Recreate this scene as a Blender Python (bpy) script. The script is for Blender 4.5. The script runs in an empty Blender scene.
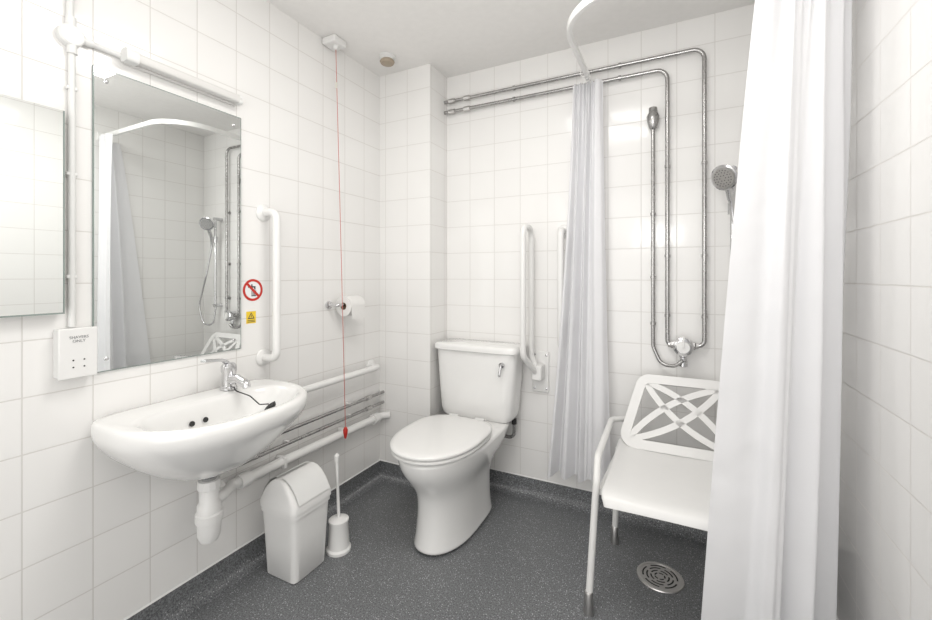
import bpy, math, random
from mathutils import Vector, Matrix
random.seed(3)
S=bpy.context.scene
S.view_settings.view_transform='Standard'
COL=S.collection
XL,XR,YB,YN,H=-1.586,0.47,2.207,-0.75,2.4
BX,BY=-1.234,2.013
SK=0.10
# ---------------------------------------------------------------- materials
def nodes(name):
    m=bpy.data.materials.new(name); m.use_nodes=True
    nt=m.node_tree; b=nt.nodes['Principled BSDF']; return m,nt,b
def mat(name,col,rough=.4,metal=0.,coat=0.,var=.04,scale=30,bump=0.):
    m,nt,b=nodes(name)
    b.inputs['Metallic'].default_value=metal
    b.inputs['Coat Weight'].default_value=coat
    b.inputs['Coat Roughness'].default_value=.08
    tc=nt.nodes.new('ShaderNodeTexCoord'); n=nt.nodes.new('ShaderNodeTexNoise')
    n.inputs['Scale'].default_value=scale; n.inputs['Detail'].default_value=3
    nt.links.new(tc.outputs['Object'],n.inputs['Vector'])
    mx=nt.nodes.new('ShaderNodeMix'); mx.data_type='RGBA'
    nt.links.new(n.outputs['Fac'],mx.inputs[0])
    mx.inputs[6].default_value=(*[c*(1-var) for c in col],1)
    mx.inputs[7].default_value=(*[min(1,c*(1+var)) for c in col],1)
    nt.links.new(mx.outputs[2],b.inputs['Base Color'])
    mr=nt.nodes.new('ShaderNodeMapRange')
    mr.inputs['To Min'].default_value=max(0,rough*.85); mr.inputs['To Max'].default_value=min(1,rough*1.15)
    nt.links.new(n.outputs['Fac'],mr.inputs['Value']); nt.links.new(mr.outputs[0],b.inputs['Roughness'])
    if bump:
        bp=nt.nodes.new('ShaderNodeBump'); bp.inputs['Strength'].default_value=bump; bp.inputs['Distance'].default_value=.002
        nt.links.new(n.outputs['Fac'],bp.inputs['Height']); nt.links.new(bp.outputs[0],b.inputs['Normal'])
    return m
def tile(name,axis,off_h,off_v,col=(.87,.860,.842),grout=(.68,.66,.635)):
    m,nt,b=nodes(name); L=nt.links.new
    tc=nt.nodes.new('ShaderNodeTexCoord'); sp=nt.nodes.new('ShaderNodeSeparateXYZ'); L(tc.outputs['Object'],sp.inputs[0])
    a1=nt.nodes.new('ShaderNodeMath'); a1.operation='ADD'; a1.inputs[1].default_value=off_h+15.5
    a2=nt.nodes.new('ShaderNodeMath'); a2.operation='ADD'; a2.inputs[1].default_value=off_v+15.5
    L(sp.outputs[axis],a1.inputs[0]); L(sp.outputs['Z'],a2.inputs[0])
    cb=nt.nodes.new('ShaderNodeCombineXYZ'); L(a1.outputs[0],cb.inputs[0]); L(a2.outputs[0],cb.inputs[1])
    br=nt.nodes.new('ShaderNodeTexBrick'); br.offset=0; br.squash=1
    L(cb.outputs[0],br.inputs['Vector'])
    br.inputs['Scale'].default_value=1; br.inputs['Mortar Size'].default_value=.0020; br.inputs['Mortar Smooth'].default_value=.3
    br.inputs['Brick Width'].default_value=.155; br.inputs['Row Height'].default_value=.155
    br.inputs['Color1'].default_value=(*col,1); br.inputs['Color2'].default_value=(*[c*.985 for c in col],1)
    br.inputs['Mortar'].default_value=(*grout,1)
    L(br.outputs['Color'],b.inputs['Base Color'])
    mr=nt.nodes.new('ShaderNodeMapRange'); mr.inputs['To Min'].default_value=.13; mr.inputs['To Max'].default_value=.8
    L(br.outputs['Fac'],mr.inputs['Value']); L(mr.outputs[0],b.inputs['Roughness'])
    bp=nt.nodes.new('ShaderNodeBump'); bp.invert=True; bp.inputs['Strength'].default_value=.4; bp.inputs['Distance'].default_value=.0012
    L(br.outputs['Fac'],bp.inputs['Height'])
    nz=nt.nodes.new('ShaderNodeTexNoise'); nz.inputs['Scale'].default_value=7; L(tc.outputs['Object'],nz.inputs['Vector'])
    b2=nt.nodes.new('ShaderNodeBump'); b2.inputs['Strength'].default_value=.25; b2.inputs['Distance'].default_value=.004
    L(nz.outputs['Fac'],b2.inputs['Height']); L(bp.outputs[0],b2.inputs['Normal']); L(b2.outputs[0],b.inputs['Normal'])
    return m
def floor_mat():
    m,nt,b=nodes('speckled_vinyl'); L=nt.links.new
    tc=nt.nodes.new('ShaderNodeTexCoord')
    v=nt.nodes.new('ShaderNodeTexVoronoi'); v.inputs['Scale'].default_value=130; L(tc.outputs['Object'],v.inputs['Vector'])
    r=nt.nodes.new('ShaderNodeValToRGB'); r.color_ramp.elements[0].position=.16; r.color_ramp.elements[0].color=(1,1,1,1)
    r.color_ramp.elements[1].position=.30; r.color_ramp.elements[1].color=(0,0,0,1); L(v.outputs['Distance'],r.inputs[0])
    sc=nt.nodes.new('ShaderNodeSeparateColor'); L(v.outputs['Color'],sc.inputs[0])
    g=nt.nodes.new('ShaderNodeMath'); g.operation='GREATER_THAN'; g.inputs[1].default_value=.5; L(sc.outputs[0],g.inputs[0])
    mu=nt.nodes.new('ShaderNodeMath'); mu.operation='MULTIPLY'; L(r.outputs[0],mu.inputs[0]); L(g.outputs[0],mu.inputs[1])
    n=nt.nodes.new('ShaderNodeTexNoise'); n.inputs['Scale'].default_value=200; n.inputs['Detail'].default_value=4; L(tc.outputs['Object'],n.inputs['Vector'])
    r2=nt.nodes.new('ShaderNodeMapRange'); r2.inputs['From Min'].default_value=.35; r2.inputs['From Max'].default_value=.65; L(n.outputs['Fac'],r2.inputs['Value'])
    m1=nt.nodes.new('ShaderNodeMix'); m1.data_type='RGBA'; L(r2.outputs[0],m1.inputs[0])
    m1.inputs[6].default_value=(.080,.084,.088,1); m1.inputs[7].default_value=(.235,.242,.25,1)
    m2=nt.nodes.new('ShaderNodeMix'); m2.data_type='RGBA'; L(mu.outputs[0],m2.inputs[0]); L(m1.outputs[2],m2.inputs[6]); m2.inputs[7].default_value=(.52,.53,.54,1)
    L(m2.outputs[2],b.inputs['Base Color']); b.inputs['Roughness'].default_value=.40
    bp=nt.nodes.new('ShaderNodeBump'); bp.inputs['Strength'].default_value=.2; bp.inputs['Distance'].default_value=.001
    L(n.outputs['Fac'],bp.inputs['Height']); L(bp.outputs[0],b.inputs['Normal'])
    return m
def curtain_mat():
    m,nt,b=nodes('curtain_fabric'); L=nt.links.new
    out=nt.nodes['Material Output']; b.inputs['Base Color'].default_value=(.91,.91,.925,1); b.inputs['Roughness'].default_value=.8
    w=nt.nodes.new('ShaderNodeTexNoise'); w.inputs['Scale'].default_value=9; tc=nt.nodes.new('ShaderNodeTexCoord'); L(tc.outputs['Object'],w.inputs['Vector'])
    bp=nt.nodes.new('ShaderNodeBump'); bp.inputs['Strength'].default_value=.6; bp.inputs['Distance'].default_value=.014; L(w.outputs['Fac'],bp.inputs['Height']); L(bp.outputs[0],b.inputs['Normal'])
    t=nt.nodes.new('ShaderNodeBsdfTranslucent'); t.inputs['Color'].default_value=(.94,.94,.96,1)
    mx=nt.nodes.new('ShaderNodeMixShader'); mx.inputs[0].default_value=.33
    L(b.outputs[0],mx.inputs[1]); L(t.outputs[0],mx.inputs[2]); L(mx.outputs[0],out.inputs['Surface'])
    return m
M=dict(
 tL=tile('tile_left','Y',-.630,-.10), tB=tile('tile_back','X',1.234,-.10,grout=(.70,.685,.66)), tR=tile('tile_right','Y',-.04,-.10),
 floor=floor_mat(), cur=curtain_mat(),
 ceil=mat('ceiling_paint',(.88,.865,.845),.9), cer=mat('white_ceramic',(.86,.855,.84),.12,coat=.6,var=.01),
 pl=mat('white_plastic',(.82,.815,.80),.32,var=.015), pl2=mat('white_plastic_satin',(.78,.78,.765),.45,var=.02),
 lamp=mat('lamp_plastic',(.70,.69,.67),.35,var=.02),
 cream=mat('cream_plastic',(.72,.69,.62),.4), chrome=mat('chrome',(.66,.66,.67),.14,1,var=.03),
 pipe=mat('dull_chrome_pipe',(.42,.415,.41),.27,1,var=.15,scale=18), steel=mat('brushed_steel',(.55,.54,.53),.3,1),
 mirror=mat('mirror_silver',(.93,.95,.94),.0,1,var=0), black=mat('black_rubber',(.02,.02,.02),.5),
 grey=mat('grey_rubber',(.30,.30,.31),.6), red=mat('red_plastic',(.55,.03,.02),.4), cord=mat('red_cord',(.55,.16,.14),.7),
 yel=mat('yellow_sticker',(.85,.60,.04),.5), wht=mat('sticker_white',(.85,.85,.85),.5), ink=mat('sticker_ink',(.05,.05,.06),.6),
 paper=mat('tissue_paper',(.80,.79,.77),.9,bump=.3,scale=80), edge=mat('mirror_edge',(.25,.30,.28),.15),
 brown=mat('vent_brown',(.40,.33,.25),.5), hole=mat('dark_gap',(.03,.03,.03),.8), card=mat('cardboard',(.35,.27,.19),.9))
# ---------------------------------------------------------------- mesh helpers
def root(name,loc):
    e=bpy.data.objects.new(name,None); e.empty_display_size=.05; e.location=loc; COL.objects.link(e); return e
def put(o,par):
    COL.objects.link(o)
    if par is not None:
        o.parent=par; o.matrix_parent_inverse=Matrix.Translation(-Vector(par.location))
    return o
def mk(name,vs,fs,m,par=None,smooth=True,sub=0,bev=0,ang=35):
    me=bpy.data.meshes.new(name); me.from_pydata([tuple(v) for v in vs],[],fs); me.validate(); me.update()
    import bmesh
    bm=bmesh.new(); bm.from_mesh(me); bmesh.ops.recalc_face_normals(bm,faces=bm.faces); bm.to_mesh(me); bm.free()
    me.materials.append(m); o=bpy.data.objects.new(name,me); put(o,par)
    if smooth:
        for p in me.polygons: p.use_smooth=True
        if not sub:
            try: me.set_sharp_from_angle(angle=math.radians(ang))
            except Exception: pass
    if bev:
        b=o.modifiers.new('bev','BEVEL'); b.width=bev; b.segments=3; b.limit_method='ANGLE'; b.angle_limit=math.radians(40); b.harden_normals=False
    if sub:
        s=o.modifiers.new('sub','SUBSURF'); s.levels=sub; s.render_levels=sub
    return o
def box(name,lo,hi,m,par=None,bev=0.):
    x0,y0,z0=lo; x1,y1,z1=hi
    vs=[(x0,y0,z0),(x1,y0,z0),(x1,y1,z0),(x0,y1,z0),(x0,y0,z1),(x1,y0,z1),(x1,y1,z1),(x0,y1,z1)]
    fs=[(0,3,2,1),(4,5,6,7),(0,1,5,4),(1,2,6,5),(2,3,7,6),(3,0,4,7)]
    return mk(name,vs,fs,m,par,smooth=bool(bev),bev=bev)
def loft(name,rings,m,par=None,cap=(True,True),closed=True,sub=0,smooth=True,ang=35,bev=0):
    n=len(rings[0]); vs=[v for r in rings for v in r]; fs=[]
    for i in range(len(rings)-1):
        for j in range(n if closed else n-1):
            k=(j+1)%n; fs.append((i*n+j,i*n+k,(i+1)*n+k,(i+1)*n+j))
    if cap[0]: fs.append(tuple(range(n))[::-1])
    if cap[1]: fs.append(tuple((len(rings)-1)*n+j for j in range(n)))
    return mk(name,vs,fs,m,par,smooth,sub,bev,ang)
def lathe(name,prof,center,axis,m,par=None,seg=32,ang=35):
    ax=Vector(axis).normalized(); up=Vector((0,0,1)) if abs(ax.z)<.9 else Vector((1,0,0))
    e1=ax.cross(up).normalized(); e2=ax.cross(e1); c=Vector(center)
    rings=[[c+ax*h+(e1*math.cos(2*math.pi*j/seg)+e2*math.sin(2*math.pi*j/seg))*max(r,1e-4) for j in range(seg)] for r,h in prof]
    ends=prof[0]!=prof[-1]
    return loft(name,rings,m,par,cap=(ends,ends),ang=ang)
def fil(pts,rad,n=8):
    P=[Vector(p) for p in pts]
    if rad<=0 or len(P)<3: return P
    out=[P[0]]
    for i in range(1,len(P)-1):
        p=P[i]; a=P[i-1]-p; b=P[i+1]-p; la,lb=a.length,b.length; a.normalize(); b.normalize()
        an=a.angle(b)
        if an>3.05: out.append(p); continue
        c=min(rad/math.tan(an/2),la*.48,lb*.48)
        s,e=p+a*c,p+b*c
        w=math.cos((math.pi-an)/2)
        for k in range(n+1):
            t=k/n; d=(1-t)**2+2*w*t*(1-t)+t*t
            out.append((s*(1-t)**2+p*2*w*t*(1-t)+e*t*t)/d)
    out.append(P[-1]); return out
def sweep(name,pts,r,m,par=None,rad=0.,seg=14,prof=None,n=8,up=None):
    P=fil(pts,rad,n); N=len(P)
    T=[(P[min(i+1,N-1)]-P[max(i-1,0)]).normalized() for i in range(N)]
    u=Vector(up) if up else (Vector((0,0,1)) if abs(T[0].z)<.9 else Vector((1,0,0)))
    e=(u-T[0]*u.dot(T[0])).normalized(); rings=[]
    for i in range(N):
        e=(e-T[i]*e.dot(T[i])).normalized(); f=T[i].cross(e)
        if prof: rings.append([P[i]+e*a+f*b for a,b in prof])
        else:
            rr=r(i/(N-1)) if callable(r) else r
            rings.append([P[i]+(e*math.cos(2*math.pi*j/seg)+f*math.sin(2*math.pi*j/seg))*rr for j in range(seg)])
    return loft(name,rings,m,par,ang=50)
def dsh(hw,vb,vf,split=.4,pf=2.3,pb=5.,n=56):
    vc=vb+split*(vf-vb); out=[]
    for j in range(n):
        t=2*math.pi*j/n; c,s=math.cos(t),math.sin(t); p=pf if s>=0 else pb
        u=hw*abs(c)**(2/p)*(1 if c>=0 else -1)
        v=vc+((vf-vc) if s>=0 else (vc-vb))*abs(s)**(2/p)*(1 if s>=0 else -1)
        out.append((u,v))
    return out
def rrect(hx,hy,p=7,n=48):
    return [(hx*abs(math.cos(t))**(2/p)*(1 if math.cos(t)>=0 else -1), hy*abs(math.sin(t))**(2/p)*(1 if math.sin(t)>=0 else -1)) for t in [2*math.pi*(j+.5)/n for j in range(n)]]
def text(name,s,size,loc,rot,m,par):
    c=bpy.data.curves.new(name,'FONT'); c.body=s; c.size=size; c.align_x='CENTER'; c.align_y='CENTER'; c.extrude=.0003
    c.materials.append(m); o=bpy.data.objects.new(name,c); o.location=loc; o.rotation_euler=rot; put(o,par); return o
RL=(math.pi/2,0,math.pi/2)
# ---------------------------------------------------------------- room shell
T=.1
box('wall_left',(XL-T,YN-T,0),(XL,YB+T,H),M['tL'])
box('wall_right',(XR,YN-T,0),(XR+T,YB+T,H),M['tR'])
box('wall_back',(XL,YB,0),(XR,YB+T,H),M['tB'])
box('wall_near',(XL,YN-T,0),(XR,YN,H),M['tB'])
o=box('wall_boxing',(XL,BY,0),(BX,YB,H),M['tB']); o.data.materials.append(M['tL'])
for p in o.data.polygons:
    if abs(p.normal.x)>.5: p.material_index=1
box('floor',(XL-T,YN-T,-T),(XR+T,YB+T,0),M['floor'])
box('ceiling',(XL-T,YN-T,H),(XR+T,YB+T,H+T),M['ceil'])
per=[(XL,YN),(XR,YN),(XR,YB),(BX,YB),(BX,BY),(XL,BY)]
def offset(poly,d):
    n=len(poly); out=[]
    for i in range(n):
        a=Vector(poly[i-1]); b=Vector(poly[i]); c=Vector(poly[(i+1)%n])
        n1=(b-a).normalized(); n1=Vector((-n1.y,n1.x)); n2=(c-b).normalized(); n2=Vector((-n2.y,n2.x))
        q=b+(n1+n2)*d; out.append((q.x,q.y))
    return out
prof=[(.0001,SK),(.004,SK),(.004,.045),(.007,.03),(.014,.016),(.026,.006),(.042,.0015),(.05,.0005)]
loft('baseboard_coved',[[(x,y,z) for x,y in offset(per,d)] for d,z in prof],M['floor'],cap=(False,False),ang=60)
loft('trim_skirting_seal',[[(x,y,z) for x,y in offset(per,d)] for d,z in [(.0001,SK+.004),(.003,SK+.002),(.0045,SK-.001)]],M['pl2'],cap=(False,False))
# ---------------------------------------------------------------- mirrors
r=root('wall_mirror',(XL,.87,1.38))
box('glass',(XL+.001,.630,.914),(XL+.007,1.108,1.845),M['mirror'],r)
for a,b,nm in [((XL+.001,.627,.911),(XL+.0065,.630,1.848),'edge_l'),((XL+.001,1.108,.911),(XL+.0065,1.111,1.848),'edge_r'),((XL+.001,.63,.911),(XL+.0065,1.108,.914),'edge_b'),((XL+.001,.63,1.845),(XL+.0065,1.108,1.848),'edge_t')]:
    box(nm,a,b,M['edge'],r)
for i,(y,z) in enumerate([(.66,.95),(1.08,.95),(.66,1.81),(1.08,1.81)]):
    lathe('screw_%d'%(i+1),[(.006,0),(.006,.002),(.003,.004),(0,.004)],(XL+.007,y,z),(1,0,0),M['chrome'],r,16)
r=root('mirror_cabinet',(XL,.3,1.39))
box('cabinet_body',(XL+.0005,.06,1.108),(XL+.028,.553,1.672),M['pl'],r,.002)
box('mirror_door',(XL+.029,.055,1.104),(XL+.034,.548,1.676),M['mirror'],r)
box('door_edge_right',(XL+.029,.5485,1.104),(XL+.034,.552,1.676),M['edge'],r)
box('door_edge_bottom',(XL+.029,.055,1.1),(XL+.034,.552,1.1035),M['edge'],r)
# ---------------------------------------------------------------- shaver light, conduit, socket
r=root('shaver_light',(XL,.89,1.905))
box('back_plate',(XL+.0005,.705,1.886),(XL+.018,1.085,1.926),M['lamp'],r,.003)
loft('diffuser',[[(XL+.034+a,y,1.906+b) for a,b in rrect(.016,.016,4)] for y in (.73,1.085)],M['lamp'],r)
loft('end_cap',[[(XL+.032+a,y,1.906+b) for a,b in rrect(.020,.021,4)] for y in (.695,.73)],M['pl2'],r)
loft('end_cap_far',[[(XL+.032+a,y,1.906+b) for a,b in rrect(.018,.018,4)] for y in (1.075,1.09)],M['pl2'],r)
r=root('electrical_conduit',(XL,.576,1.6))
sweep('drop',[(XL+.010,.576,1.058),(XL+.010,.576,1.88)],.0085,M['pl2'],r)
sweep('drop_upper',[(XL+.010,.572,1.93),(XL+.010,.572,2.399)],.0085,M['pl2'],r)
sweep('branch',[(XL+.010,.60,1.907),(XL+.010,.70,1.907)],.0085,M['pl2'],r)
lathe('junction_box',[(0,0),(.031,0),(.031,.020),(.027,.024),(0,.024)],(XL+.0005,.573,1.907),(1,0,0),M['pl2'],r)
lathe('junction_spout',[(.012,0),(.012,.035)],(XL+.012,.573,1.925),(0,0,1),M['pl2'],r,18)
lathe('junction_spout_low',[(.012,0),(.012,.035)],(XL+.012,.576,1.89),(0,0,-1),M['pl2'],r,18)
lathe('junction_spout_side',[(.012,0),(.012,.035)],(XL+.012,.588,1.907),(0,1,0),M['pl2'],r,18)
for i,z in enumerate((1.2,1.5,1.75,2.15)):
    box('clip_%d'%(i+1),(XL+.0005,.563,z),(XL+.016,.588,z+.010),M['pl2'],r,.002)
r=root('shaver_socket',(XL,.58,.985))
box('back_box',(XL+.0005,.537,.915),(XL+.036,.622,1.055),M['pl2'],r,.004)
box('front_plate',(XL+.0365,.535,.913),(XL+.044,.624,1.057),M['pl'],r,.003)
text('label','SHAVERS\nONLY',.011,(XL+.0445,.580,1.025),RL,M['grey'],r)
for i,(y,z) in enumerate([(.567,.965),(.592,.965),(.567,.945),(.592,.945)]):
    lathe('pin_hole_%d'%(i+1),[(.0022,0),(.0022,.0006),(0,.0006)],(XL+.0443,y,z),(1,0,0),M['hole'],r,12)
# ---------------------------------------------------------------- signs
def disc(name,c,rad,m,par,h=.0006,inner=0):
    if inner: return lathe(name,[(inner,0),(rad,0),(rad,h),(inner,h),(inner,0)],c,(1,0,0),m,par,40)
    return lathe(name,[(0,0),(rad,0),(rad,h),(0,h)],c,(1,0,0),m,par,40)
r=root('no_drinking_water_sign',(XL,1.168,1.147)); cy,cz=1.168,1.147
disc('backing',(XL+.0003,cy,cz),.046,M['wht'],r)
disc('ring',(XL+.001,cy,cz),.046,M['red'],r,inner=.036)
box('tap_body',(XL+.001,cy-.022,cz+.010),(XL+.0014,cy+.012,cz+.016),M['ink'],r)
box('tap_stem',(XL+.001,cy-.008,cz+.015),(XL+.0014,cy-.002,cz+.024),M['ink'],r)
box('tap_spout',(XL+.001,cy+.006,cz+.002),(XL+.0014,cy+.012,cz+.010),M['ink'],r)
for k in range(4):
    box('water_line_%d'%k,(XL+.001,cy-.006+k*.006,cz-.022),(XL+.0014,cy-.003+k*.006,cz-.002),M['ink'],r)
box('glass_base',(XL+.001,cy-.007,cz-.026),(XL+.0014,cy+.015,cz-.022),M['ink'],r)
a=.0265; d=.0038; mk('slash',[(XL+.002,cy-a-d,cz+a-d),(XL+.002,cy-a+d,cz+a+d),(XL+.002,cy+a+d,cz-a+d),(XL+.002,cy+a-d,cz-a-d)],[(0,1,2,3)],M['red'],r,False)
r=root('caution_sticker',(XL,1.160,1.02)); cy,cz=1.160,1.033
box('backing',(XL+.0003,cy-.022,cz-.025),(XL+.0009,cy+.022,cz+.025),M['yel'],r)
mk('triangle',[(XL+.0012,cy-.016,cz-.006),(XL+.0012,cy+.016,cz-.006),(XL+.0012,cy,cz+.021)],[(0,1,2)],M['ink'],r,False)
mk('triangle_inner',[(XL+.0015,cy-.010,cz-.002),(XL+.0015,cy+.010,cz-.002),(XL+.0015,cy,cz+.015)],[(0,1,2)],M['yel'],r,False)
box('mark',(XL+.0017,cy-.0015,cz+.0005),(XL+.0019,cy+.0015,cz+.010),M['ink'],r)
for i in range(2): box('line_%d'%i,(XL+.0010,cy-.017,cz-.014-i*.006),(XL+.0013,cy+.017,cz-.0115-i*.006),M['ink'],r)
# ---------------------------------------------------------------- grab rails
def flange(nm,c,ax,par,rad=.036):
    lathe(nm,[(0,0),(rad,0),(rad,.005),(rad*.85,.010),(.02,.013),(0,.013)],c,ax,M['pl'],par)
r=root('grab_rail',(XL,1.217,1.17))
sweep('tube',[(XL+.008,1.217,1.477),(XL+.085,1.217,1.477),(XL+.085,1.217,.857),(XL+.008,1.217,.857)],.0165,M['pl'],r,.045,20)
flange('flange_top',(XL+.0005,1.217,1.477),(1,0,0),r); flange('flange_bottom',(XL+.0005,1.217,.857),(1,0,0),r)
r=root('grab_rail',(XL,1.6,.68))
sweep('tube',[(XL+.008,1.27,.682),(XL+.062,1.27,.682),(XL+.062,1.925,.682),(XL+.008,1.925,.682)],.0165,M['pl'],r,.04,20)
flange('flange_near',(XL+.0005,1.27,.682),(1,0,0),r); flange('flange_far',(XL+.0005,1.925,.682),(1,0,0),r)
r=root('fold_up_grab_rail',(-.70,YB,1.05)); x=-.69
sweep('loop',[(x+.03,YB-.05,.70),(x,YB-.045,.78),(x,YB-.045,1.46),(x,YB-.185,1.46),(x,YB-.185,.80),(x+.03,YB-.075,.70)],.0155,M['pl'],r,.055,20)
box('wall_plate',(x-.005,YB-.012,.58),(x+.085,YB-.0005,.80),M['pl'],r,.004)
box('hinge_block',(x+.01,YB-.085,.655),(x+.065,YB-.012,.735),M['pl'],r,.008)
for i,(dx,z) in enumerate([(.008,.60),(.072,.60),(.008,.78),(.072,.78)]):
    lathe('bolt_%d'%i,[(.007,0),(.006,.004),(0,.005)],(x+dx,YB-.012,z),(0,-1,0),M['chrome'],r,14)
r=root('grab_rail',(-.53,YB,1.2)); x=-.525
sweep('tube',[(x,YB-.008,1.44),(x,YB-.08,1.44),(x,YB-.08,.85),(x,YB-.008,.85)],.0165,M['pl'],r,.04,20)
flange('flange_top',(x,YB-.0005,1.44),(0,-1,0),r); flange('flange_bottom',(x,YB-.0005,.85),(0,-1,0),r)
# ---------------------------------------------------------------- wash basin
r=root('wash_basin',(XL+.2,.912,.7)); CY=.901
R=[(.530,.035,.10,.17),(.532,.068,.08,.200),(.550,.12,.05,.250),(.585,.18,.02,.305),(.635,.238,.002,.356),(.675,.271,.001,.392),(.703,.289,.001,.418),(.720,.298,.001,.432),(.740,.303,.001,.440),(.765,.303,.001,.441),(.775,.297,.001,.434),(.778,.286,.006,.422),
   (.774,.252,.112,.398),(.768,.244,.120,.390),(.745,.231,.128,.38),(.705,.197,.135,.345),(.67,.150,.142,.305),(.652,.085,.155,.25),(.647,.03,.185,.22)]
loft('basin',[[(XL+v,CY+u,z) for u,v in dsh(hw,vb,vf,.36 if k<12 else .45,2.25,6 if k<12 else 3.2)] for k,(z,hw,vb,vf) in enumerate(R)],M['cer'],r,sub=1)
lathe('drain',[(.022,0),(.022,.003),(.012,.0035),(.012,.001),(0,.001)],(XL+.203,CY,.648),(0,0,1),M['chrome'],r)
for i,y in enumerate((.84,.885)):
    lathe('overflow_%d'%(i+1),[(0,0),(.009,0),(.009,.0015),(0,.0015)],(XL+.1405,y,.712),(1,0,.25),M['hole'],r,18)
tx,ty=XL+.064,1.020
lathe('plug',[(0,0),(.018,0),(.024,.012),(.012,.016),(0,.018)],(-1.265,1.005,.742),(-.45,-.45,.8),M['black'],r,20)
sweep('plug_chain',[(tx+.03,ty+.0,.787),(tx+.07,ty-.02,.782),(-1.40,1.02,.765),(-1.335,1.01,.745),(-1.275,1.0,.758)],.0022,M['black'],r,.03,6)
r=root('basin_mixer_tap',(XL+.06,1.02,.8))
lathe('body',[(.030,0),(.030,.006),(.025,.012),(.024,.060),(.027,.068),(.027,.088),(.018,.098),(0,.10)],(tx,ty,.777),(0,0,1),M['chrome'],r)
sweep('spout',[(tx,ty,.810),(tx+.06,ty-.006,.822),(tx+.115,ty-.012,.812),(tx+.122,ty-.013,.797)],lambda t:.018-.004*t,M['chrome'],r,.02)
sweep('lever',[(tx,ty,.870),(tx+.01,ty-.03,.892),(tx+.03,ty-.115,.905)],0,M['chrome'],r,.02,up=(0,0,1),prof=[(-.004,-.011),(.004,-.011),(.006,0),(.004,.011),(-.004,.011)])
# trap + waste
r=root('waste_pipe',(XL+.1,1.4,.38)); wx,wy=-1.45,.90
lathe('tail_flange',[(.012,0),(.04,0),(.04,.008),(.026,.012),(.022,.03)],(wx,wy,.529),(0,0,-1),M['chrome'],r)
lathe('tail',[(.019,0),(.019,.08)],(wx,wy,.525),(0,0,-1),M['pl'],r,24)
lathe('trap_nut_top',[(.02,0),(.034,0),(.036,.012),(.036,.028),(.03,.032),(.03,.05)],(wx,wy,.500),(0,0,-1),M['pl'],r,12,20)
lathe('trap_body',[(0,0),(.030,0),(.030,.05),(.037,.06),(.037,.085),(.043,.09),(.043,.115),(.038,.118),(.036,.165),(.028,.185),(.012,.192),(0,.193)],(wx,wy,.475),(0,0,-1),M['pl'],r,28)
px=XL+.036
sweep('outlet',[(wx,wy,.425),(wx-.01,wy+.05,.415),(px,wy+.15,.390),(px,wy+.22,.388)],.0195,M['pl'],r,.03,18)
lathe('coupling_a',[(.02,0),(.029,0),(.029,.03),(.02,.03)],(px+.030,wy+.06,.415),(-.45,1,-.15),M['pl'],r,20)
lathe('coupling_b',[(.02,0),(.028,0),(.028,.045),(.02,.045)],(px,wy+.18,.388),(0,1,0),M['pl'],r,20)
sweep('run',[(px,wy+.18,.388),(px,1.97,.382),(px+.035,2.0125,.382)],.0205,M['pl'],r,.02,20)
lathe('coupling_end',[(.02,0),(.028,0),(.028,.045),(.02,.045)],(px,1.90,.382),(0,1,0),M['pl'],r,20)
for i,y in enumerate((1.28,1.66)):
    box('bracket_%d'%(i+1),(XL+.0005,y,.358),(px+.022,y+.016,.410),M['pl'],r,.004)
r=root('water_supply_pipes',(XL,1.5,.48))
for i,z in enumerate((.512,.452)):
    sweep('pipe_%d'%(i+1),[(XL+.0005,1.03,z),(XL+.026,1.03,z),(XL+.026,1.2,z),(XL+.026,2.0128,z)],.0085,M['pipe'],r,.02,14)
    for k,y in enumerate((1.32,1.72)):
        box('clip_%d_%d'%(i,k),(XL+.0005,y,z-.012),(XL+.028,y+.012,z+.012),M['pl'],r,.002)
    lathe('coupler_%d'%(i+1),[(.0085,0),(.014,.002),(.014,.035),(.0085,.037)],(XL+.026,1.86,z),(0,1,0),M['steel'],r,8,20)
# ---------------------------------------------------------------- toilet
TX=-.972
r=root('toilet',(TX,1.8,.2))
P=[(.0,.132,1.520,2.04),(.018,.132,1.520,2.04),(.03,.127,1.526,2.035),(.10,.121,1.538,2.03),(.17,.119,1.545,2.03),(.235,.122,1.540,2.03),(.280,.137,1.512,2.04),(.325,.160,1.475,2.10),(.365,.178,1.443,2.15),(.405,.188,1.428,2.18),(.430,.190,1.426,2.185),(.437,.186,1.432,2.18)]
loft('pan',[[(TX+.008+u,YB-v,z) for u,v in dsh(hw,YB-yb,YB-yf,.5,2.2,4.5)] for z,hw,yf,yb in P],M['cer'],r,sub=1)
def lid(nm,z0,z1,hw,yf,yb,dome,m):
    rr=[(z0,.985),(z0+.003,1),(z1-.006,1),(z1-.001,.985),(z1+dome*.35,.9),(z1+dome*.7,.7),(z1+dome*.95,.35),(z1+dome,.05)]
    cyy=(yf+yb)/2
    loft(nm,[[(TX+u*s,cyy+((YB-v)-cyy)*s,z) for u,v in dsh(hw,YB-yb,YB-yf,.46,2.15,3.4)] for z,s in rr],m,r,ang=60)
lid('seat',.441,.457,.198,1.412,1.93,.0,M['pl'])
lid('seat_lid',.460,.476,.200,1.408,1.935,.006,M['pl'])
for i,dx in enumerate((-.075,.075)):
    lathe('hinge_%d'%(i+1),[(0,0),(.013,0),(.013,.05),(0,.05)],(TX+dx-.025,1.95,.462),(1,0,0),M['pl2'],r,18)
CX=TX+.003
C=[(.437,.195,.075),(.450,.205,.083),(.48,.212,.088),(.62,.224,.092),(.77,.234,.094),(.798,.235,.094)]
loft('cistern',[[(CX+a,YB-.004-.096+b,z) for a,b in rrect(hx,hy,6)] for z,hx,hy in C],M['cer'],r,ang=50)
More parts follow.
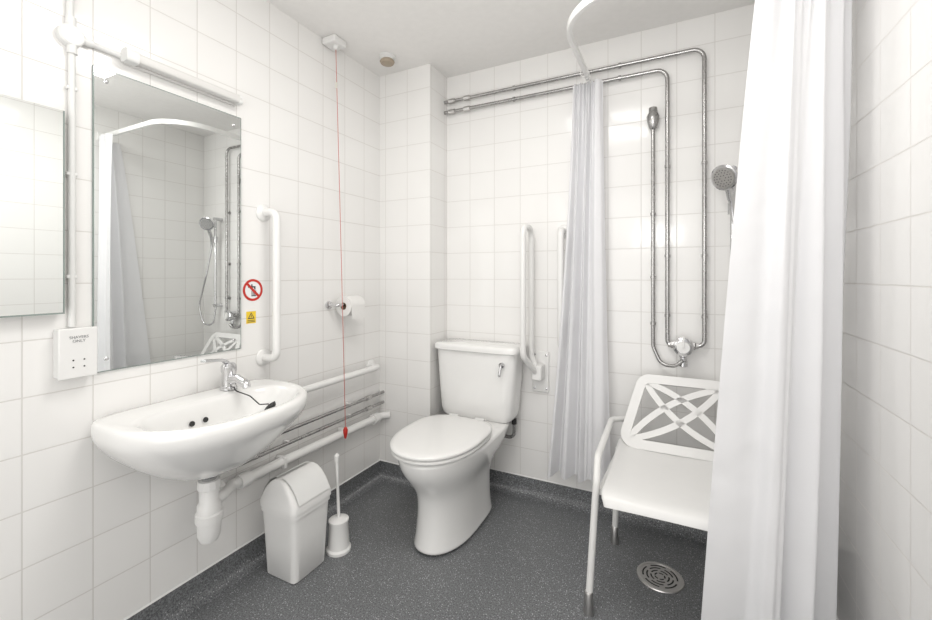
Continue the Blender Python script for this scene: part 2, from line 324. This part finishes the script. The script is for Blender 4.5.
loft('cistern_lid',[[(CX+a,YB-.002-.103+b,z) for a,b in rrect(hx,hy,7)] for z,hx,hy in [(.798,.238,.096),(.802,.246,.1025),(.820,.248,.1035),(.830,.244,.101),(.835,.232,.092),(.836,.05,.02)]],M['cer'],r,ang=50)
lathe('lever_boss',[(.014,0),(.014,.012),(0,.013)],(CX+.17,YB-.195,.745),(0,-1,0),M['chrome'],r,20)
sweep('lever',[(CX+.17,YB-.213,.745),(CX+.165,YB-.222,.700),(CX+.165,YB-.222,.690)],.006,M['chrome'],r,.01)
sweep('overflow_pipe',[(CX+.19,YB-.07,.44),(CX+.19,YB-.07,.33),(CX+.12,YB-.07,.33),(CX+.12,YB-.07,.40)],.009,M['pipe'],r,.03)
lathe('inlet_valve',[(.014,0),(.014,.03),(.009,.032)],(CX+.19,YB-.07,.405),(0,0,1),M['black'],r,8)
sweep('soil_pipe',[(TX,1.93,.20),(TX,2.1,.20),(TX,YB-.001,.20)],.052,M['pl2'],r,.0,28)
# ---------------------------------------------------------------- bin and brush
r=root('swing_lid_bin',(-1.405,1.24,.2)); bx,by=-1.405,1.235
loft('body',[[(bx+a,by+b,z) for a,b in rrect(hx,hy,9)] for z,hx,hy in [(.0005,.078,.078),(.006,.083,.083),(.15,.090,.090),(.262,.096,.096),(.263,.101,.101),(.285,.101,.101)]],M['pl'],r,ang=40)
loft('lid_frame',[[(bx+a,by+b,z) for a,b in rrect(hx,hy,9)] for z,hx,hy in [(.281,.104,.104),(.302,.104,.104),(.312,.101,.101),(.350,.080,.099),(.380,.052,.096),(.394,.030,.092),(.398,.015,.088)]],M['pl'],r,ang=40)
for s,nm in ((1,'flap_front'),(-1,'flap_rear')):
    loft(nm,[[(bx+s*x,by-.080,z),(bx+s*x,by+.080,z)] for x,z in [(.106,.316),(.086,.353),(.058,.384),(.033,.399),(.010,.405)]],M['pl2'],r,cap=(False,False),closed=False)
r=root('toilet_brush',(-1.32,1.40,.1)); qx,qy=-1.325,1.395
lathe('holder',[(0,0.0005),(.052,.0005),(.053,.012),(.046,.02),(.040,.12),(.043,.128),(.043,.136),(.036,.14),(.012,.146),(0,.147)],(qx,qy,0),(0,0,1),M['pl'],r)
sweep('handle',[(qx,qy,.145),(qx-.005,qy-.003,.30),(qx-.008,qy-.004,.41)],lambda t:.006+.003*abs(t-.4),M['pl'],r)
lathe('handle_knob',[(.008,0),(.011,.01),(.011,.03),(.005,.038),(0,.039)],(qx-.008,qy-.004,.385),(0,0,1),M['pl'],r,20)
# ---------------------------------------------------------------- toilet roll
r=root('toilet_roll_holder',(XL,1.65,1.05))
lathe('wall_boss',[(0,0),(.020,0),(.020,.010),(.010,.014),(.008,.03)],(XL+.0005,1.595,1.057),(1,0,0),M['chrome'],r,24)
sweep('arm',[(XL+.01,1.595,1.057),(XL+.065,1.595,1.057),(XL+.065,1.75,1.057)],.008,M['chrome'],r,.015)
lathe('tissue_roll',[(.019,0),(.052,0),(.052,.105),(.019,.105),(.019,0)],(XL+.065,1.635,1.05),(0,1,0),M['paper'],r,36)
lathe('tissue_core',[(.0175,0),(.019,0),(.019,.105),(.0175,.105),(.0175,0)],(XL+.065,1.634,1.05),(0,1,0),M['card'],r,24)
mk('hanging_sheet',[(XL+.1175,1.637,1.05),(XL+.1175,1.738,1.05),(XL+.1175,1.738,.985),(XL+.1175,1.637,.985)],[(0,1,2,3)],M['paper'],r)
# ---------------------------------------------------------------- pull cord, vent
r=root('emergency_pull_cord',(-1.53,1.6,2.35)); ux,uy=-1.540,1.59
box('switch_box',(ux-.043,uy-.043,H-.035),(ux+.043,uy+.043,H-.0005),M['pl'],r,.008)
lathe('cord_guide',[(.014,0),(.010,.02),(0,.02)],(ux+.01,uy,H-.035),(0,0,-1),M['pl2'],r,18)
sweep('cord',[(ux+.01,uy,H-.05),(ux+.030,uy+.01,1.5),(ux+.055,uy+.02,.44)],.0016,M['cord'],r,0,8)
lathe('connector',[(.004,0),(.006,.01),(.004,.03)],(ux+.013,uy,2.15),(0,0,1),M['cream'],r,12)
lathe('pull_knob',[(0,0),(.005,.003),(.011,.03),(.012,.045),(.007,.058),(0,.06)],(ux+.055,uy+.02,.385),(0,0,1),M['red'],r,20)
r=root('ceiling_vent',(-1.40,1.84,H))
lathe('collar',[(.0,0),(.045,0),(.045,.008),(.036,.014),(.036,.022)],(-1.40,1.84,H-.0005),(0,0,-1),M['pl2'],r)
lathe('disc',[(0,.022),(.034,.022),(.040,.032),(.034,.042),(0,.045)],(-1.40,1.84,H),(0,0,-1),M['brown'],r)
# ---------------------------------------------------------------- shower pipework
r=root('shower_pipework',(0,YB,1.6)); py=YB-.03
sweep('supply_outer',[(BX+.0005,py,2.24),(.118,py,2.24),(.118,py,.885),(.055,py,.885)],.0095,M['pipe'],r,.05)
sweep('supply_inner',[(BX+.0005,py,2.178),(-.033,py,2.178),(-.033,py,.885),(.01,py,.885)],.0095,M['pipe'],r,.05)
sweep('riser',[(-.095,py,1.93),(-.095,py,.87),(-.06,py-.01,.79),(.0,py-.03,.79),(.03,py-.035,.82)],.0085,M['pipe'],r,.06)
lathe('fixed_outlet',[(.010,0),(.018,.01),(.026,.04),(.028,.065),(.020,.082),(.018,.105),(.008,.11),(0,.111)],(-.095,py,1.90),(0,0,1),M['pipe'],r,24)
for k,(z) in enumerate((2.24,2.178)):
    for j,xx in enumerate((BX+.03,BX+.13)):
        lathe('coupler_%d_%d'%(k,j),[(.0095,0),(.015,.003),(.015,.04),(.0095,.043)],(xx,py,z),(1,0,0),M['steel'],r,8,20)
    for j,xx in enumerate((-.80,-.25)):
        lathe('pipe_clip_%d_%d'%(k,j),[(.013,0),(.013,.012)],(xx,py,z),(1,0,0),M['pipe'],r,16)
for j,(xx,zz) in enumerate([(-.095,1.5),(-.095,1.2),(.118,1.72),(-.033,1.72),(.118,1.3),(-.033,1.3),(-.095,.98),(.118,1.02),(-.033,1.02)]):
    lathe('bracket_%d'%j,[(.012,-.006),(.012,.006)],(xx,py,zz),(0,0,1),M['pipe'],r,16)
    lathe('bracket_foot_%d'%j,[(.005,0),(.005,.02),(.013,.021),(.013,.029)],(xx,py,zz),(0,1,0),M['pipe'],r,14)
vx,vz=.032,.885
lathe('valve_body',[(.030,0),(.034,.004),(.034,.045),(.028,.05)],(vx,YB-.012,vz),(0,-1,0),M['chrome'],r)
lathe('valve_dial',[(.028,0),(.042,.004),(.042,.022),(.034,.028),(.024,.030),(0,.030)],(vx,YB-.06,vz),(0,-1,0),M['chrome'],r,32)
lathe('valve_dial_centre',[(.028,0),(.026,.012),(0,.013)],(vx,YB-.09,vz),(0,-1,0),M['pl'],r,24)
box('valve_lever',(vx-.005,YB-.11,vz),(vx+.005,YB-.098,vz+.05),M['pl'],r,.002)
for i,s in enumerate((-1,1)):
    lathe('union_%d'%(i+1),[(.018,0),(.018,.02),(.013,.024),(.013,.034)],(vx+s*.028,YB-.03,vz),(s,0,0),M['pipe'],r,6,20)
lathe('valve_outlet',[(.018,0),(.018,.03),(.014,.034),(.014,.05),(.020,.052),(.020,.075),(.012,.078)],(vx,YB-.035,vz-.02),(0,0,-1),M['chrome'],r,18)
r=root('hand_shower',(.2,YB-.05,1.5)); hx=.225
sweep('riser_rail',[(hx,YB-.055,.95),(hx,YB-.055,1.68)],.011,M['chrome'],r)
for i,z in enumerate((.96,1.67)):
    lathe('rail_bracket_%d'%(i+1),[(.014,0),(.014,.07),(0,.072)],(hx,YB-.0005,z),(0,-1,0),M['chrome'],r,20)
lathe('slider',[(.02,-.025),(.02,.025)],(hx,YB-.055,1.50),(0,0,1),M['chrome'],r,20)
sweep('handle',[(hx+.0,YB-.085,1.44),(hx-.012,YB-.10,1.53),(hx-.03,YB-.14,1.60)],lambda t:.010+.004*t,M['chrome'],r,.05)
hd=Vector((-.52,-.72,-.36)).normalized()
hc=(hx-.040,YB-.15,1.62)
lathe('head',[(.012,-.022),(.035,-.014),(.054,-.002),(.055,.006),(.050,.010),(0,.011)],hc,tuple(hd),M['chrome'],r,32)
lathe('spray_face',[(0,.011),(.043,.011),(.041,.014),(0,.014)],hc,tuple(hd),M['steel'],r,28)
e1=hd.cross(Vector((0,0,1))).normalized(); e2=hd.cross(e1)
for q,(rr,cnt) in enumerate(((.012,6),(.024,12),(.034,18))):
    for k in range(cnt):
        a=2*math.pi*k/cnt; c=Vector(hc)+hd*.0145+e1*math.cos(a)*rr+e2*math.sin(a)*rr
        lathe('nozzle_%d_%d'%(q,k),[(.0022,-.001),(.0018,.001),(0,.001)],tuple(c),tuple(hd),M['ink'],r,8)
sweep('hose',[(hx,YB-.085,1.44),(hx+.05,YB-.10,1.2),(hx+.15,YB-.10,.95),(hx+.10,YB-.09,.80),(hx+.02,YB-.06,.80),(hx+.0,YB-.05,.95)],.0065,M['chrome'],r,.15,12,n=14)
# ---------------------------------------------------------------- curtain rail
r=root('shower_curtain_rail',(-.39,1.6,2.18)); RZ=2.185; RX=-.385; RY=1.49
pr=[(-.014,-.009),(.014,-.009),(.017,0),(.014,.009),(-.014,.009),(-.017,0)]
sweep('rail',[(XR-.0005,RY,RZ),(RX,RY,RZ),(RX,YB-.0005,RZ)],0,M['pl'],r,.24,prof=pr,n=20)
box('end_bracket_wall',(RX-.03,YB-.012,RZ-.03),(RX+.03,YB-.0005,RZ+.03),M['pl'],r,.004)
box('end_bracket_side',(XR-.012,RY-.03,RZ-.03),(XR-.0005,RY+.03,RZ+.03),M['pl'],r,.004)
for i in range(7):
    y=2.02+i*.028
    lathe('hook_%d'%i,[(.017,-.001),(.019,-.001),(.019,.001),(.017,.001),(.017,-.001)],(RX,y,RZ-.018),(0,1,.1),M['pl'],r,16)
for i in range(8):
    x=.22+i*.028
    lathe('hook_r_%d'%i,[(.017,-.001),(.019,-.001),(.019,.001),(.017,.001),(.017,-.001)],(x,RY,RZ-.018),(1,0,.1),M['pl'],r,16)
def curtain(top,bot,z0,z1,folds,a0,a1,seed,ge):
    rnd=random.Random(seed); ph=[rnd.uniform(0,6.28) for _ in range(8)]
    NU,NZ=260,80; rings=[]
    for k in range(NZ+1):
        f=k/NZ; z=z1+(z0-z1)*f
        g=f**ge
        A,C_,B=[Vector(p).lerp(Vector(q),g) for p,q in zip(top,bot)]
        amp=a0+(a1-a0)*f; row=[]
        pinch=1-.75*math.exp(-f*9)
        for i in range(NU+1):
            u=i/NU
            base=A*(1-u)**2+C_*2*u*(1-u)+B*u*u
            d=((C_-A)*(1-u)+(B-C_)*u).normalized(); nrm=Vector((-d.y,d.x))
            w=u+.06*math.sin(2*math.pi*u+ph[0])+.03*math.sin(2*math.pi*u*2.1+ph[1])+.025*math.sin(f*4+ph[2]+u*3)*math.sin(math.pi*u)
            th=2*math.pi*folds*w+ph[3]
            fine=math.sin(2*math.pi*folds*2.4*w+ph[4])
            big=math.sin(th)*(0.75+.35*math.sin(5*u+ph[5]+f*1.5))+.25*math.sin(1.7*th+ph[6]+f*2.2)
            dn=amp*(pinch*big+(1-pinch)*fine*.8+.06*math.sin(4*th+f*6+ph[7])*f)
            p=base+nrm*dn
            row.append((min(p.x,XR-.004),min(p.y,YB-.004),z+(.006*math.sin(th) if k==NZ else 0)))
        rings.append(row)
    return rings
def make_curtain(nm,*a):
    return loft(nm,curtain(*a),M['cur'],None,cap=(False,False),closed=False,ang=180)
make_curtain('shower_curtain',[(-.46,2.11),(-.385,2.11),(-.315,2.11)],[(-.575,2.10),(-.42,2.095),(-.275,2.09)],.20,2.16,3.4,.022,.032,5,1.5)
make_curtain('shower_curtain',[(.222,1.44),(.40,1.40),(.458,1.58)],[(.062,1.37),(.390,1.30),(.412,1.80)],.17,2.16,4.2,.024,.034,9,.85)
# ---------------------------------------------------------------- shower chair
r=root('shower_chair',(0,1.8,.4))
xa,xb=-.235,.225; xm=(xa+xb)/2; hw=(xb-xa)/2
sec=[(2.03,.458),(1.95,.452),(1.80,.448),(1.62,.450),(1.545,.452),(1.512,.447),(1.497,.434),(1.493,.415)]
rings=[]
for i,(y,z) in enumerate(sec):
    w=hw*(1 if i<5 else 1-.02*(i-4))
    ring=[]
    th=.022 if i<5 else .016
    ny,nz=0,-1
    if i>=5: ny,nz=[(.35,-.93),(.8,-.6),(1,0)][i-5]
    for u,dz in [(-1,-.010),(-.985,.0),(-.95,.003),(-.5,-.004),(0,-.006),(.5,-.004),(.95,.003),(.985,0),(1,-.010)]:
        ring.append((xm+w*u,y-ny*dz*1.0,z+dz if i<6 else z+dz*.3))
    for u in (1,.95,.5,0,-.5,-.95,-1):
        ring.append((xm+w*u,y+ny*th,z+nz*th-(.008 if i<5 else 0)))
    rings.append(ring)
loft('seat_pan',rings,M['pl'],r,ang=55)
b0=Vector((xm+.016,1.985,.465)); b1=Vector((xm+.034,2.125,.725)); bu=(b1-b0); bh=bu.length; bu.normalize(); bxv=Vector((1,0,0)); bn=bu.cross(bxv)
def bp(a,b,c=0): return b0+bxv*a+bu*b+bn*c
def strip(nm,pts,w,t=.010,m=M['pl']):
    sweep(nm,pts,0,m,r,0,prof=[(-t/2,-w/2),(t/2,-w/2),(t/2,w/2),(-t/2,w/2)],up=tuple(bn))
wb,wt=.222,.165
fp=fil([bp(0,0),bp(-wb,0),bp(-wt,bh),bp(wt,bh),bp(wb,0),bp(0,0)],.04,8)
strip('back_frame',fp,.040,.016)
def arc(ax,ay,bx_,by_,bul,n=16):
    out=[]
    L=math.hypot(bx_-ax,by_-ay); nx,ny=-(by_-ay)/L,(bx_-ax)/L
    for k in range(n+1):
        t=k/n; q=4*t*(1-t)*bul; out.append(bp(ax+(bx_-ax)*t+nx*q,ay+(by_-ay)*t+ny*q,0))
    return out
for i,(s,bl) in enumerate([(1,.042),(1,-.042),(-1,.042),(-1,-.042)]):
    strip('cross_strut_%d'%(i+1),arc(-(wb-.02)*s,.015,(wt-.012)*s,bh-.015,bl),.026,.011)
for s,x0,nm in ((1,xa-.022,'left'),(-1,xb+.005,'right')):
    sweep('arm_front_leg_'+nm,[(x0-.02*s,1.535,.045),(x0,1.575,.46),(x0-.003*s,1.62,.530),(x0-.006*s,2.02,.545),(x0+.05*s,2.09,.535)],.0125,M['pl'],r,.05,16)
    sweep('rear_leg_'+nm,[(x0+.012*s,1.99,.045),(x0+.03*s,1.97,.44)],.0125,M['pl'],r,0,16)
    sweep('side_bar_'+nm,[(x0+.012*s,1.58,.42),(x0+.030*s,2.0,.42)],.011,M['pl'],r,0,14)
    for k,(fx,fy) in enumerate(((x0-.02*s,1.535),(x0+.012*s,1.99))):
        lathe('ferrule_%s_%d'%(nm,k),[(0,0.0005),(.019,.0005),(.020,.01),(.016,.03),(.0155,.075),(.0135,.078)],(fx,fy,0),(0,0,1),M['steel'],r,20)
sweep('cross_bar_front',[(xa-.01,1.60,.415),(xb+.01,1.60,.415)],.010,M['pl'],r)
sweep('cross_bar_rear',[(xa+.01,1.97,.415),(xb-.01,1.97,.415)],.010,M['pl'],r)
# ---------------------------------------------------------------- floor drain
r=root('floor_drain',(-.055,1.84,0)); dx,dy=-.055,1.845
lathe('rim',[(0,.0005),(.088,.0005),(.086,.004),(.076,.005),(.076,.003),(0,.003)],(dx,dy,0),(0,0,1),M['steel'],r,40)
for q in range(4):
    rad=.066-q*.015
    for k in range(5):
        a0=2*math.pi*k/5+q*.3; a1=a0+2*math.pi/5*.75; n=10
        vs=[];
        for j in range(n+1):
            a=a0+(a1-a0)*j/n
            vs+= [(dx+math.cos(a)*rad,dy+math.sin(a)*rad,.0036),(dx+math.cos(a)*(rad-.006),dy+math.sin(a)*(rad-.006),.0036)]
        mk('slot_%d_%d'%(q,k),vs,[(2*j,2*j+1,2*j+3,2*j+2) for j in range(n)],M['hole'],r,False)
# ---------------------------------------------------------------- lights
def area(nm,loc,rot,sx,sy,p,col=(1,1,1)):
    l=bpy.data.lights.new(nm,'AREA'); l.shape='RECTANGLE'; l.size=sx; l.size_y=sy; l.energy=p; l.color=col
    o=bpy.data.objects.new(nm,l); o.location=loc; o.rotation_euler=rot; COL.objects.link(o); return o
area('ceiling_light',(-.45,.95,2.37),(0,0,0),.6,.6,12.5,(1,.985,.96))
area('camera_side_fill',(-.45,-.70,1.15),(math.radians(90),0,0),1.8,2.0,19,(1,.993,.985))  # added fill panel behind the camera; the near wall has no doorway
area('ceiling_fill',(-.15,-.05,1.6),(math.radians(150),0,0),.4,.4,7.5,(1,.99,.975))  # unseen fill lamp, added to brighten the ceiling; aimed up and forward
w=bpy.data.worlds.new('world'); S.world=w; w.use_nodes=True
w.node_tree.nodes['Background'].inputs[0].default_value=(.9,.95,1,1); w.node_tree.nodes['Background'].inputs[1].default_value=.5
# ---------------------------------------------------------------- camera
c=bpy.data.cameras.new('camera'); c.sensor_width=36; c.lens=418*36/932; c.shift_y=-35/932; c.clip_start=.02
o=bpy.data.objects.new('camera',c); o.location=(0,0,1.21); o.rotation_euler=(math.pi/2,0,math.radians(26.6)); COL.objects.link(o); S.camera=o
